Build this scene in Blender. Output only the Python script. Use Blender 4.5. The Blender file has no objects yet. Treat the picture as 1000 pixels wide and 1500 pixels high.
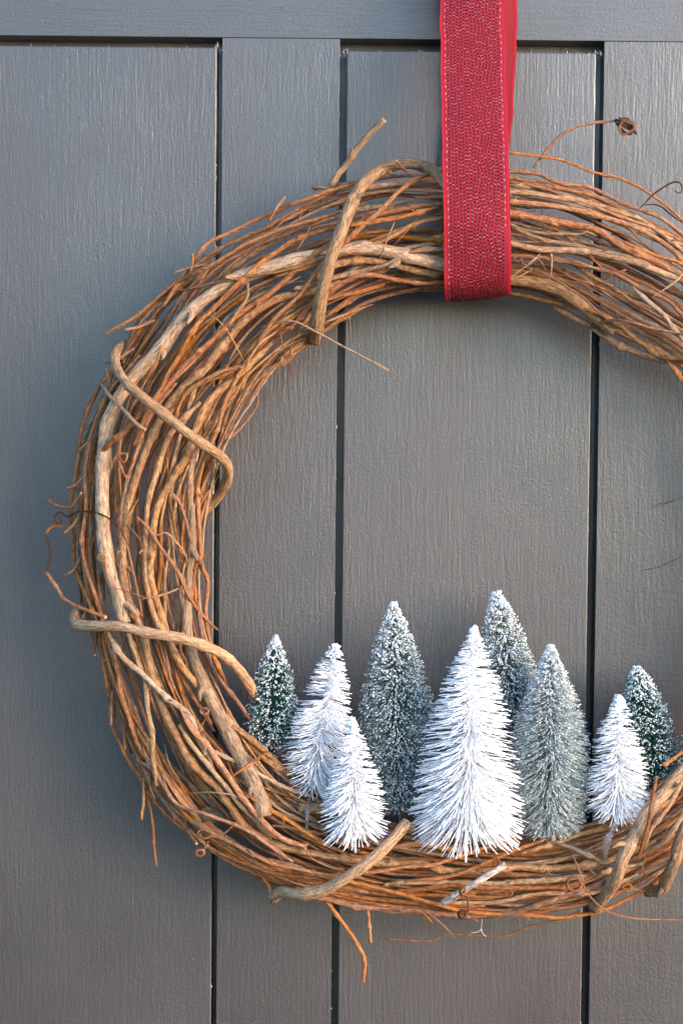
import bpy, bmesh, math, random
import numpy as np
from mathutils import Vector, Matrix

random.seed(7)
rng = np.random.default_rng(7)
R = math.radians
scene = bpy.context.scene
col = scene.collection

# ------------------------------------------------------------------ camera
ZC = 1.42                 # height of the picture's centre on the door
DIST = 1.25               # camera distance
PITCH, ROLL = R(2.95), R(0.54)
S = 0.00042               # metres per photo pixel on the door
FPX = DIST / S            # focal length in photo pixels
cam_d = bpy.data.cameras.new('camera')
cam = bpy.data.objects.new('camera', cam_d); col.objects.link(cam)
cam_d.sensor_fit = 'VERTICAL'; cam_d.sensor_height = 36.0
cam_d.lens = 36.0 * FPX / 1500.0
cam_d.clip_start = 0.01; cam_d.clip_end = 2000
FWD = Vector((0, math.cos(PITCH), -math.sin(PITCH)))
_r0 = Vector((1, 0, 0)); _u0 = _r0.cross(FWD)
RIGHT = _r0 * math.cos(ROLL) + _u0 * math.sin(ROLL)
UP = -_r0 * math.sin(ROLL) + _u0 * math.cos(ROLL)
CAM = Vector((0, 0, ZC)) - FWD * DIST
M = Matrix((RIGHT, UP, -FWD)).transposed().to_4x4(); M.translation = CAM
cam.matrix_world = M
scene.camera = cam

# ------------------------------------------------------------------ sky, sun, exposure
SUN_EL, SUN_AZ = R(7), R(128)          # hazy low sun from the front right: soft light, shadows fall to the left
world = bpy.data.worlds.new('World'); scene.world = world; world.use_nodes = True
wn = world.node_tree.nodes; wl = world.node_tree.links
sky = wn.new('ShaderNodeTexSky'); sky.sky_type = 'NISHITA'; sky.sun_disc = False
sky.dust_density = 1.2; sky.ozone_density = 3.25; sky.sun_elevation = SUN_EL; sky.sun_rotation = SUN_AZ
bg = wn['Background']; bg.inputs['Strength'].default_value = 0.15
wl.new(sky.outputs[0], bg.inputs['Color'])
sd = bpy.data.lights.new('sun', 'SUN'); sd.energy = 0.64; sd.angle = R(44); sd.color = (1.0, 0.82, 0.73)
sun = bpy.data.objects.new('sun', sd); col.objects.link(sun)
sdir = Vector((math.sin(SUN_AZ) * math.cos(SUN_EL), math.cos(SUN_AZ) * math.cos(SUN_EL), math.sin(SUN_EL)))
sun.rotation_euler = (-sdir).to_track_quat('-Z', 'Y').to_euler(); sun.location = (2, -2, 2)
vs = scene.view_settings
vs.view_transform = 'Standard'; vs.look = 'None'; vs.exposure = 2.88; vs.gamma = 1; vs.use_curve_mapping = False


def at(px, py, y):
    """photo pixel -> the point of its ray on the plane at depth y (door front is y = 0)"""
    d = FWD + RIGHT * ((px - 500) / FPX) + UP * ((750 - py) / FPX)
    t = (y - CAM.y) / d.y
    return CAM + d * t


# ------------------------------------------------------------------ materials
def mat(name, rough=0.6, spec=0.5):
    m = bpy.data.materials.new(name); m.use_nodes = True
    nt = m.node_tree; b = nt.nodes['Principled BSDF']
    b.inputs['Roughness'].default_value = rough
    b.inputs['Specular IOR Level'].default_value = spec
    return m, nt, b


class N:
    """small node helper"""
    def __init__(s, nt): s.nt = nt
    def new(s, t, **kw):
        n = s.nt.nodes.new(t)
        for k, v in kw.items(): setattr(n, k, v)
        return n
    def link(s, a, b): s.nt.links.new(a, b)
    def val(s, inp, v):
        if hasattr(v, 'is_output') or isinstance(v, bpy.types.NodeSocket): s.link(v, inp)
        else: inp.default_value = v
    def math(s, op, a, b=0.0, c=0.0, clamp=False):
        n = s.new('ShaderNodeMath', operation=op, use_clamp=clamp)
        s.val(n.inputs[0], a); s.val(n.inputs[1], b); s.val(n.inputs[2], c)
        return n.outputs[0]
    def mapping(s, vec, scale=(1, 1, 1), rot=(0, 0, 0), loc=(0, 0, 0)):
        n = s.new('ShaderNodeMapping'); s.link(vec, n.inputs[0])
        n.inputs['Scale'].default_value = scale; n.inputs['Rotation'].default_value = rot; n.inputs['Location'].default_value = loc
        return n.outputs[0]
    def noise(s, vec, scale, detail=3, rough=0.55, dist=0.0):
        n = s.new('ShaderNodeTexNoise'); s.link(vec, n.inputs['Vector'])
        n.inputs['Scale'].default_value = scale; n.inputs['Detail'].default_value = detail
        n.inputs['Roughness'].default_value = rough; n.inputs['Distortion'].default_value = dist
        return n.outputs['Fac']
    def ramp(s, fac, stops):
        n = s.new('ShaderNodeValToRGB'); s.link(fac, n.inputs[0])
        e = n.color_ramp.elements
        while len(e) < len(stops): e.new(0.5)
        for el, (p, c) in zip(e, stops):
            el.position = p; el.color = (c[0], c[1], c[2], 1) if len(c) == 3 else c
        return n.outputs[0]
    def mix(s, fac, a, b, mode='MIX'):
        n = s.new('ShaderNodeMix', data_type='RGBA', blend_type=mode)
        s.val(n.inputs[0], fac)
        for i, v in ((6, a), (7, b)):
            if isinstance(v, tuple): n.inputs[i].default_value = (*v, 1) if len(v) == 3 else v
            else: s.link(v, n.inputs[i])
        return n.outputs[2]
    def bump(s, h, strength, dist, normal=None):
        n = s.new('ShaderNodeBump'); s.link(h, n.inputs['Height'])
        n.inputs['Strength'].default_value = strength; n.inputs['Distance'].default_value = dist
        if normal is not None: s.link(normal, n.inputs['Normal'])
        return n.outputs[0]


def paint_material(name, horizontal=False):
    m, nt, b = mat(name, 0.35, 1.0); n = N(nt)
    tc = n.new('ShaderNodeTexCoord').outputs['Object']
    info = n.new('ShaderNodeObjectInfo')
    add = n.new('ShaderNodeVectorMath', operation='ADD'); n.link(tc, add.inputs[0])
    sc = n.new('ShaderNodeVectorMath', operation='SCALE'); sc.inputs[0].default_value = (3.1, 1.7, 5.3)
    n.link(info.outputs['Random'], sc.inputs['Scale']); n.link(sc.outputs[0], add.inputs[1])
    v = add.outputs[0]
    gs = (0.08, 1, 1) if horizontal else (1, 1, 0.08)
    g = n.mapping(v, gs)
    grain = n.noise(g, 620, 4, 0.6, 0.3)                       # combed, brushed grain
    grain2 = n.noise(n.mapping(v, (0.035, 1, 1) if horizontal else (1, 1, 0.035)), 160, 3, 0.5, 0.6)
    pores = n.noise(n.mapping(v, (0.35, 1, 1) if horizontal else (1, 1, 0.35)), 900, 2, 0.5)
    pore = n.ramp(pores, [(0.29, (0, 0, 0)), (0.37, (1, 1, 1))])
    peb = n.noise(v, 800, 3, 0.6)                              # orange-peel of thick paint
    patch = n.noise(v, 14, 2, 0.5)
    h = n.math('MULTIPLY_ADD', grain, 1.4, n.math('MULTIPLY', grain2, 0.6))
    h = n.math('MULTIPLY', h, n.ramp(patch, [(0.3, (0.45,) * 3), (0.7, (1.1,) * 3)]))
    h = n.math('ADD', h, n.math('MULTIPLY', peb, 0.9))
    h = n.math('ADD', h, n.math('MULTIPLY', pore, 0.25))
    bp = n.bump(h, 1.0, 0.00021)
    n.link(bp, b.inputs['Normal']); n.link(bp, b.inputs['Coat Normal'])
    big = n.noise(v, 5.0, 3, 0.5)
    c = n.mix(n.ramp(big, [(0.35, (0, 0, 0)), (0.65, (1, 1, 1))]), (0.031, 0.0225, 0.0225), (0.041, 0.0295, 0.0295))
    # chalky wear on the raised grain, dirt in the pores
    c = n.mix(n.math('MULTIPLY', n.ramp(grain, [(0.5, (0, 0, 0)), (0.75, (1, 1, 1))]), 0.3), c, (0.055, 0.046, 0.044))
    c = n.mix(n.math('MULTIPLY', n.math('SUBTRACT', 1.0, pore), 0.6), c, (0.018, 0.017, 0.017))
    fl = n.noise(v, 420, 1, 0.5)
    c = n.mix(n.ramp(fl, [(0.84, (0, 0, 0)), (0.87, (0.3, 0.3, 0.3))]), c, (0.5, 0.5, 0.49))   # specks
    b.inputs['Coat Weight'].default_value = 1.0; b.inputs['Coat Roughness'].default_value = 0.28
    n.link(c, b.inputs['Base Color'])
    wear = n.noise(n.mapping(v, (1, 1, 0.45)), 9, 4, 0.6)
    n.link(n.math('ADD', n.ramp(peb, [(0.3, (0.33,) * 3), (0.7, (0.44,) * 3)]), n.ramp(wear, [(0.38, (0, 0, 0)), (0.7, (0.16,) * 3)])), b.inputs['Roughness'])
    n.link(n.ramp(wear, [(0.35, (0.29,) * 3), (0.7, (0.42,) * 3)]), b.inputs['Coat Roughness'])
    n.link(n.ramp(wear, [(0.42, (1, 1, 1)), (0.75, (0.55,) * 3)]), b.inputs['Coat Weight'])
    return m


def bark_material(name, base, dark, light, rough=0.6, speck=0.3, across=0.9, along=0.30):
    m, nt, b = mat(name, rough, 0.35); n = N(nt)
    a = n.new('ShaderNodeAttribute', attribute_name='bark').outputs['Vector']
    info = n.new('ShaderNodeObjectInfo').outputs['Random']
    add = n.new('ShaderNodeVectorMath', operation='ADD'); n.link(a, add.inputs[0])
    sc = n.new('ShaderNodeVectorMath', operation='SCALE'); sc.inputs[0].default_value = (13.1, 7.7, 91.3)
    n.link(info, sc.inputs['Scale']); n.link(sc.outputs[0], add.inputs[1])
    v = add.outputs[0]
    streak = n.noise(n.mapping(v, (2.2, 2.2, 0.16)), 1.6, 4, 0.6)
    blot = n.noise(n.mapping(v, (0.6, 0.6, 0.05)), 1.0, 3, 0.55)
    fine = n.noise(n.mapping(v, (3.0, 3.0, 1.1)), 1.5, 2, 0.6)
    mid = n.noise(n.mapping(v, (across, across, along)), 1.0, 3, 0.65)
    c = n.mix(n.ramp(blot, [(0.35, (0, 0, 0)), (0.68, (1, 1, 1))]), base, light)
    c = n.mix(n.ramp(streak, [(0.32, (1, 1, 1)), (0.55, (0, 0, 0))]), c, dark)
    c = n.mix(n.math('MULTIPLY', n.ramp(fine, [(0.58, (0, 0, 0)), (0.68, (1, 1, 1))]), speck), c, dark)
    c = n.mix(n.math('MULTIPLY', n.ramp(fine, [(0.30, (1, 1, 1)), (0.40, (0, 0, 0))]), speck), c, light)
    c = n.mix(n.ramp(mid, [(0.36, (0.75,) * 3), (0.52, (0, 0, 0))]), c, dark)
    c = n.mix(n.ramp(mid, [(0.55, (0, 0, 0)), (0.68, (0.7,) * 3)]), c, light)
    c = n.mix(1.0, c, (1.0, 0.875, 0.77), 'MULTIPLY')
    hs = n.new('ShaderNodeHueSaturation'); n.link(c, hs.inputs['Color'])
    n.link(n.math('MULTIPLY_ADD', info, 0.5, 0.75), hs.inputs['Value'])
    r2 = n.math('FRACT', n.math('MULTIPLY', info, 17.3))
    n.link(n.math('MULTIPLY_ADD', r2, 0.25, 0.9), hs.inputs['Saturation'])
    n.link(hs.outputs[0], b.inputs['Base Color'])
    h = n.math('MULTIPLY_ADD', streak, 0.8, n.math('MULTIPLY', fine, 0.5))
    n.link(n.bump(n.math('ADD', h, mid), 1.0, 0.0009), b.inputs['Normal'])
    return m


MB = {
    'o': bark_material('bark_orange', (0.44, 0.185, 0.075), (0.17, 0.065, 0.03), (0.60, 0.31, 0.155), 0.5, 0.4),
    't': bark_material('bark_tan', (0.44, 0.245, 0.125), (0.16, 0.085, 0.045), (0.60, 0.39, 0.235), 0.6, 0.55),
    'g': bark_material('bark_grey', (0.41, 0.275, 0.17), (0.15, 0.095, 0.06), (0.60, 0.46, 0.33), 0.65, 0.55),
    'r': bark_material('bark_red', (0.35, 0.155, 0.08), (0.14, 0.055, 0.032), (0.50, 0.27, 0.165), 0.55, 0.4),
    'k': bark_material('bark_thick', (0.46, 0.295, 0.175), (0.19, 0.11, 0.065), (0.60, 0.43, 0.285), 0.75, 1.0, 3.2, 0.16),
    'p': bark_material('bark_pale', (0.60, 0.40, 0.25), (0.34, 0.2, 0.11), (0.72, 0.54, 0.38), 0.65, 0.3),
    'd': bark_material('bark_dark', (0.10, 0.042, 0.025), (0.04, 0.02, 0.013), (0.19, 0.08, 0.045), 0.55, 0.3),
    'l': bark_material('bark_lichen', (0.72, 0.70, 0.66), (0.25, 0.17, 0.11), (0.88, 0.87, 0.86), 0.85, 1.0),
    'b': bark_material('bark_bright', (0.50, 0.205, 0.072), (0.22, 0.08, 0.03), (0.62, 0.32, 0.14), 0.45, 0.35),
}
m_cut, _nt, _b = mat('cut_wood', 0.8, 0.2); _b.inputs['Base Color'].default_value = (0.55, 0.37, 0.22, 1)
_n = N(_nt); _tc = _n.new('ShaderNodeTexCoord').outputs['Object']
_n.link(_n.mix(_n.noise(_tc, 900, 3), (0.36, 0.21, 0.11), (0.66, 0.47, 0.30)), _b.inputs['Base Color'])

m_paint_v = paint_material('door_paint_vertical')
m_paint_h = paint_material('door_paint_horizontal', True)


def plain(name, c0, c1, scale, rough=0.7, spec=0.3, bump=0.0):
    m, nt, b = mat(name, rough, spec); n = N(nt)
    tc = n.new('ShaderNodeTexCoord').outputs['Object']
    f = n.noise(tc, scale, 3)
    n.link(n.mix(n.ramp(f, [(0.35, (0, 0, 0)), (0.65, (1, 1, 1))]), c0, c1), b.inputs['Base Color'])
    if bump: n.link(n.bump(f, 0.6, bump), b.inputs['Normal'])
    return m


m_green = plain('bristle_green', (0.02, 0.08, 0.064), (0.045, 0.15, 0.12), 90, 0.5, 0.4)
m_sage = plain('bristle_sage', (0.13, 0.19, 0.175), (0.66, 0.70, 0.70), 600, 0.75, 0.3)
m_frost = plain('bristle_frosted', (0.03, 0.085, 0.07), (0.30, 0.36, 0.33), 500, 0.7, 0.3)
m_white = plain('bristle_white', (0.84, 0.84, 0.87), (0.91, 0.91, 0.93), 300, 0.85, 0.25)
m_snow = plain('flock_snow', (0.80, 0.82, 0.86), (0.93, 0.93, 0.95), 400, 0.95, 0.2)
m_wire = plain('stem_wire', (0.16, 0.16, 0.15), (0.30, 0.30, 0.28), 300, 0.4, 0.5)
m_glue, _nt, _b = mat('hot_glue', 0.22, 0.5)
_b.inputs['Base Color'].default_value = (0.86, 0.87, 0.90, 1); _b.inputs['Transmission Weight'].default_value = 0.92
_b.inputs['IOR'].default_value = 1.4
m_web = plain('cobweb', (0.6, 0.6, 0.62), (0.8, 0.8, 0.8), 500, 0.8)
m_leaf = plain('dry_leaf', (0.17, 0.12, 0.08), (0.30, 0.23, 0.16), 240, 0.85, 0.2, 0.0006)


# ------------------------------------------------------------------ object helpers
def tag(o, label=None, cat=None, group=None, kind=None):
    for k, v in (('label', label), ('category', cat), ('group', group), ('kind', kind)):
        if v: o[k] = v
    return o


def empty(name, loc):
    o = bpy.data.objects.new(name, None); col.objects.link(o); o.location = loc
    o.empty_display_size = 0.02
    return o


def origin_of(p):
    v = Vector((0, 0, 0))
    while p is not None:
        v += p.location; p = p.parent
    return v


def fast_mesh(name, verts, faces, mats, parent=None, smooth=True, attr=None, midx=None):
    """verts (n,3) in world space, faces (m,k) ints (all the same k); one mesh object"""
    verts = np.asarray(verts, dtype=np.float32)
    if parent is not None: verts = verts - np.array(origin_of(parent), dtype=np.float32)
    me = bpy.data.meshes.new(name)
    me.vertices.add(len(verts)); me.vertices.foreach_set('co', verts.ravel())
    groups = faces if isinstance(faces, list) else [faces]
    groups = [np.asarray(g, dtype=np.int32) for g in groups if len(g)]
    loops = np.concatenate([g.ravel() for g in groups])
    tot = np.concatenate([np.full(len(g), g.shape[1], dtype=np.int32) for g in groups])
    start = np.concatenate([[0], np.cumsum(tot)[:-1]]).astype(np.int32)
    me.loops.add(len(loops)); me.loops.foreach_set('vertex_index', loops)
    me.polygons.add(len(tot)); me.polygons.foreach_set('loop_start', start)
    me.polygons.foreach_set('loop_total', tot)
    if midx is not None: me.polygons.foreach_set('material_index', np.asarray(midx, dtype=np.int32))
    if smooth: me.polygons.foreach_set('use_smooth', np.ones(len(tot), dtype=bool))
    for m in (mats if isinstance(mats, (list, tuple)) else [mats]): me.materials.append(m)
    if attr is not None:
        at_ = me.attributes.new('bark', 'FLOAT_VECTOR', 'POINT')
        at_.data.foreach_set('vector', np.asarray(attr, dtype=np.float32).ravel())
    me.update(calc_edges=True)
    o = bpy.data.objects.new(name, me); col.objects.link(o)
    if parent is not None: o.parent = parent
    return o


def box(name, x0, x1, y0, y1, z0, z1, m, parent, bevel=0.0012):
    bm = bmesh.new()
    o0 = origin_of(parent) if parent else Vector()
    c = Vector(((x0 + x1) / 2, (y0 + y1) / 2, (z0 + z1) / 2)) - o0
    bmesh.ops.create_cube(bm, size=1, matrix=Matrix.Translation(c) @ Matrix.Diagonal((x1 - x0, y1 - y0, z1 - z0, 1)))
    if bevel: bmesh.ops.bevel(bm, geom=bm.edges[:], offset=bevel, segments=3, affect='EDGES', profile=0.5)
    me = bpy.data.meshes.new(name); bm.to_mesh(me); bm.free()
    for p in me.polygons: p.use_smooth = False
    me.materials.append(m)
    o = bpy.data.objects.new(name, me); col.objects.link(o); o.parent = parent
    return o


def resample(pts, step):
    """Catmull-Rom through pts, resampled about every `step`"""
    p = np.asarray(pts, dtype=float)
    if len(p) == 2: p = np.array([p[0], p[0] * 0.67 + p[1] * 0.33, p[0] * 0.33 + p[1] * 0.67, p[1]])
    q = np.vstack([2 * p[0] - p[1], p, 2 * p[-1] - p[-2]])
    out = []
    for i in range(1, len(q) - 2):
        p0, p1, p2, p3 = q[i - 1], q[i], q[i + 1], q[i + 2]
        n = max(2, int(np.linalg.norm(p2 - p1) / step))
        t = (np.arange(n) / n)[:, None]
        out.append(0.5 * (2 * p1 + (p2 - p0) * t + (2 * p0 - 5 * p1 + 4 * p2 - p3) * t ** 2 + (3 * p1 - p0 - 3 * p2 + p3) * t ** 3))
    out.append(p[-1][None])
    return np.vstack(out)


def tube_arrays(P, rad, sides=8, squash=None):
    """tube round the polyline P (n,3) with radii rad; returns verts, quads, caps, attr"""
    n = len(P)
    T = np.gradient(P, axis=0); T /= np.linalg.norm(T, axis=1)[:, None] + 1e-12
    ref = np.array([0.0, 1.0, 0.0]) if abs(T[0][1]) < 0.9 else np.array([1.0, 0, 0])
    u = np.cross(T[0], ref); u /= np.linalg.norm(u)
    U = np.zeros((n, 3)); U[0] = u
    for i in range(1, n):
        u = u - T[i] * np.dot(u, T[i]); u /= np.linalg.norm(u) + 1e-12; U[i] = u
    V = np.cross(T, U)
    ang = np.arange(sides) * 2 * math.pi / sides
    ca, sa = np.cos(ang), np.sin(ang)
    rad = np.asarray(rad)
    rr = rad[:, None] if rad.ndim == 1 else rad
    verts = P[:, None, :] + rr[..., None] * (U[:, None, :] * ca[None, :, None] + V[:, None, :] * sa[None, :, None])
    L = np.concatenate([[0], np.cumsum(np.linalg.norm(np.diff(P, axis=0), axis=1))]) * 1000
    attr = np.zeros((n, sides, 3)); attr[..., 0] = ca; attr[..., 1] = sa; attr[..., 2] = L[:, None]
    i = np.arange(n - 1)[:, None] * sides; j = np.arange(sides)[None]; k = (j + 1) % sides
    quads = np.stack([i + j, i + k, i + sides + k, i + sides + j], -1).reshape(-1, 4)
    caps = np.array([list(range(sides))[::-1], [(n - 1) * sides + s for s in range(sides)]])
    return verts.reshape(-1, 3), quads, caps, attr.reshape(-1, 3)


def smooth_noise(n, period, amp, dim=3):
    """smooth random walk-ish noise over n samples"""
    m = max(3, int(n / period) + 3)
    c = rng.normal(0, amp, (m, dim))
    x = np.linspace(0, m - 2, n); i = np.floor(x).astype(int); f = (x - i)[:, None]; f = f * f * (3 - 2 * f)
    i2 = np.minimum(i + 1, m - 1)
    return c[i] * (1 - f) + c[i2] * f


# ------------------------------------------------------------------ door
door = empty('door', (0, 0, 0))
tag(door, 'dark grey painted wooden door with grooved panels behind the wreath', 'door')
GAP = 0.0043
xl = (at(322, 60, 0).x + at(313, 1500, 0).x) / 2
xm = (at(502, 70, 0).x + at(490, 1500, 0).x) / 2
xr = (at(878, 70, 0).x + at(857, 1500, 0).x) / 2
zl, zm, zs = at(160, 55, 0).z, at(690, 63, 0).z, at(415, 56, 0).z
ZTOP, ZBOT, XL, XR = 1.97, 0.02, -0.47, 0.47
g = GAP / 2
box('back_board', XL + 0.004, XR - 0.004, 0.0185, 0.038, ZBOT + 0.004, ZTOP - 0.004, m_paint_v, door, 0)
box('top_rail', XL, XR, -0.0004, 0.021, zs + 0.00005, ZTOP, m_paint_h, door, 0.0003)
box('panel', XL, xl - g * 0.75, 0.0002, 0.021, ZBOT, zl - 0.0052, m_paint_v, door, 0.0009)
box('stile', xl + g * 0.75, xm - g, 0.0, 0.021, ZBOT, zs - 0.00005, m_paint_v, door, 0.0002)
box('panel', xm + g, xr - g * 1.1, 0.0006, 0.021, ZBOT, zm - 0.0050, m_paint_v, door, 0.0009)
box('stile', xr + g * 1.1, XR, 0.0, 0.021, ZBOT, zs - 0.00005, m_paint_v, door, 0.0002)

sv, sf = [], []
for (x0, y0, x1, y1, w) in [(945, 743, 985, 733, 1.1), (950, 746, 1000, 729, 0.9), (972, 738, 1004, 724, 0.8), (930, 838, 972, 829, 0.8), (960, 833, 1003, 812, 1.0), (955, 830, 985, 826, 0.7),
                            (764, 706, 769, 711, 0.9), (610, 20, 616, 8, 1.0), (114, 170, 118, 176, 1.4), (229, 134, 234, 138, 1.3)]:
    a, b = at(x0, y0, -0.0001), at(x1, y1, -0.0001); k_ = 7; up = Vector((0, 0, 1)); o0 = len(sv)
    for i in range(k_):
        f = i / (k_ - 1); c = a.lerp(b, f) + Vector((0, 0, random.gauss(0, 0.0002))); h_ = w * 0.6 * S * math.sin(math.pi * min(max(f, 0.04), 0.96)) * random.uniform(0.5, 1.1)
        sv += [c + up * h_, c - up * h_]
    for i in range(k_ - 1): sf.append((o0 + 2 * i, o0 + 2 * i + 1, o0 + 2 * i + 3, o0 + 2 * i + 2))
m_scr = plain('bare_scratch', (0.02, 0.018, 0.018), (0.035, 0.03, 0.03), 500, 0.9, 0.1)
sc_ = fast_mesh('scratches', np.array([tuple(v) for v in sv]), np.array(sf), m_scr, door, False); sc_['kind'] = 'stuff'

# lumps of paint along the panel edges
lp = []
for (xe, za, zb) in ((xl - g, ZBOT + 0.9, zl - 0.006), (xl + g, ZBOT + 0.9, zs), (xm - g * 1.2, ZBOT + 0.9, zs), (xm + g * 1.3, ZBOT + 0.9, zm - 0.006), (xr - g * 1.4, ZBOT + 0.9, zm - 0.006), (xr + g * 1.3, ZBOT + 0.9, zs)):
    for _ in range(34): lp.append((xe + random.gauss(0, 0.0003), random.uniform(za, zb), 0.0013))
for (xa, xb, ze) in ((XL, xl - 0.003, zl - 0.0056), (xm + 0.003, xr - 0.003, zm - 0.0054)):
    for _ in range(26): lp.append((random.uniform(xa, xb), ze, 0.0013))
for cx_, cz_ in ((xl - g, zl - 0.0055), (xm + g, zm - 0.0052), (xr - g, zm - 0.0052)):
    for _ in range(7): lp.append((cx_ + random.gauss(0, 0.0012), cz_ + random.gauss(0, 0.0008), 0.001))
bm = bmesh.new()
for (x_, z_, y_) in lp:
    k_ = random.uniform(0.0004, 0.0011)
    bmesh.ops.create_icosphere(bm, subdivisions=1, radius=k_, matrix=Matrix.Translation((x_, y_, z_)) @ Matrix.Diagonal((1, 0.8, random.uniform(0.8, 3.2), 1)))
me = bpy.data.meshes.new('paint_lumps'); bm.to_mesh(me); bm.free(); me.materials.append(m_paint_v)
for p_ in me.polygons: p_.use_smooth = True
pl_ = bpy.data.objects.new('paint_lumps', me); col.objects.link(pl_); pl_.parent = door; pl_['kind'] = 'stuff'

# ground in front of the door: unseen dark sheet, its colour lowered to dim reflections in the paint
m_ground, _nt, _b = mat('dark_ground', 0.85, 0.2); _n = N(_nt)
_tc = _n.new('ShaderNodeTexCoord').outputs['Object']
_n.link(_n.mix(_n.noise(_tc, 3, 5), (0.036, 0.028, 0.021), (0.05, 0.039, 0.03)), _b.inputs['Base Color'])
gv = [(-300, -300, 0), (300, -300, 0), (300, 300, 0), (-300, 300, 0)]
tag(fast_mesh('ground', gv, np.array([[0, 1, 2, 3]]), m_ground, None, False), kind='structure')

# ------------------------------------------------------------------ wreath form (photo pixels around its centre)
CX, CY = 690.0, 792.0
_out = [(700, 248), (490, 262), (385, 310), (300, 362), (190, 490), (132, 610), (104, 740), (106, 850), (138, 960), (166, 1060),
        (225, 1170), (300, 1248), (400, 1305), (520, 1332), (690, 1345), (850, 1338), (960, 1292), (1080, 1215)]
_inn = [(655, 437), (560, 448), (470, 497), (405, 550), (352, 640), (318, 740), (303, 830), (312, 930), (350, 1010), (405, 1100),
        (480, 1165), (600, 1200), (700, 1212), (850, 1205), (940, 1165), (1010, 1080)]
_out_r = [(745, 250), (870, 282), (960, 322), (1090, 400), (1200, 540), (1250, 700), (1255, 860), (1200, 1060)]
_inn_r = [(745, 432), (830, 455), (900, 500), (960, 528), (1030, 590), (1065, 700), (1075, 850), (1055, 980)]


def _polar(pts):
    a = np.array([math.atan2(CY - y, x - CX) % (2 * math.pi) for x, y in pts]); r = np.array([math.hypot(x - CX, y - CY) for x, y in pts])
    o = np.argsort(a); a, r = a[o], r[o]
    return np.concatenate([a - 2 * math.pi, a, a + 2 * math.pi]), np.tile(r, 3)


_oa, _or = _polar(_out + _out_r); _ia, _ir = _polar(_inn + _inn_r)
def r_out(t): return np.interp(np.mod(t, 2 * math.pi), _oa, _or)
def r_in(t): return np.interp(np.mod(t, 2 * math.pi), _ia, _ir)


YC, BH = -0.043, 0.034          # wreath centre depth and half thickness


def ring_pt(t, u, w):
    """angle t, radial place u in -1..1, depth place w in -1 (door side)..1 (front) -> world point"""
    ro, ri = r_out(t) - 4, r_in(t) + 4
    r = (ro + ri) / 2 + (ro - ri) / 2 * u
    return at(CX + r * math.cos(t), CY - r * math.sin(t), YC - BH * w)


def surf_depth(x, y, k):
    t = math.atan2(CY - y, x - CX); r = math.hypot(x - CX, y - CY)
    ro, ri = r_out(t), r_in(t)
    u = (r - (ro + ri) / 2) / ((ro - ri) / 2)
    return YC - BH * k * math.sqrt(max(0.06, 1 - min(abs(u), 0.97) ** 2))


wreath = empty('grapevine_wreath', at(690, 1345, YC))
tag(wreath, 'round wreath of twisted brown grapevine hanging on the door', 'wreath')


def make_vine(P, r, kind, name='vine', sides=8, nodes=True, taper=(1, 1), wob=1.0, label=None):
    """P world polyline (already dense); r radius in photo pixels"""
    n = len(P); r = r * S
    L = np.concatenate([[0], np.cumsum(np.linalg.norm(np.diff(P, axis=0), axis=1))])
    P = P + smooth_noise(n, 12, 0.0006 * wob) + smooth_noise(n, 4, 0.00006 * wob)
    tt = np.linspace(0, 1, n)
    rad = r * (taper[0] + (taper[1] - taper[0]) * tt) * (1 + smooth_noise(n, 6, 0.04, 1)[:, 0])
    if r < 0.0026 and name != 'twig': rad = rad * np.clip(np.minimum(L, L[-1] - L) / 0.008, 0.62, 1)
    buds = []
    if nodes:
        s = random.uniform(0.005, 0.03)
        while s < L[-1]:
            rad += r * random.uniform(0.25, 0.6) * (0.3 if r > 0.0024 else 1.0) * np.exp(-((L - s) / max(r * 0.9, 0.0011)) ** 2)
            kdir = rng.normal(0, 0.0008 * wob, 3)
            P = P + kdir[None] * np.maximum(0, 1 - np.abs(L - s) / 0.022)[:, None]      # a kink at each joint
            if random.random() < 0.4: buds.append(s)
            s += random.uniform(0.022, 0.052)
    ang = smooth_noise(n, 5, 0.05, sides)
    verts, quads, caps, attr = tube_arrays(P, rad[:, None] * (1 + ang), sides)
    vl, ql, al = [verts], [quads], [attr]; off = len(verts)
    midx = [0] * len(quads)
    for s in buds:
        i = int(np.searchsorted(L, s)); i = min(max(i, 1), n - 2)
        T = P[i + 1] - P[i - 1]; T /= np.linalg.norm(T)
        d = rng.normal(0, 1, 3); d[1] = -abs(d[1]) * 0.8; d -= T * np.dot(d, T); d /= np.linalg.norm(d)
        hgt = r * random.uniform(1.5, 2.9)
        Q = np.array([P[i] + d * r * 0.3, P[i] + d * hgt * 0.7 + T * hgt * 0.25, P[i] + d * hgt + T * hgt * 0.6])
        v2, q2, c2, a2 = tube_arrays(Q, np.array([r * 0.5, r * 0.42, r * 0.16]), 5)
        vl.append(v2); ql.append(q2 + off); al.append(a2); midx += [0] * len(q2); off += len(v2)
    faces = [np.vstack(ql), caps]; midx += [1, 1]
    o = fast_mesh(name, np.vstack(vl), faces, [MB[kind], m_cut], wreath, True, np.vstack(al), midx)
    if label: o['label'] = label
    return o


def trace(pts, r, kind, k=1.0, name='vine', sides=8, free=None, **kw):
    """vine through photo pixels laid on the wreath's front surface at layer k (free: own depth per point)"""
    if name == 'vine': r = r * 0.86
    Q = []
    for i, (x, y) in enumerate(pts):
        d = surf_depth(x, y, k) if free is None else (free[i] if isinstance(free, (list, tuple)) else free)
        Q.append(at(x, y, d - (0 if free is not None else r * S * 0.6)))
    return make_vine(resample([tuple(q) for q in Q], max(0.0016, r * S * 0.7)), r, kind, name, sides, **kw)


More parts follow.
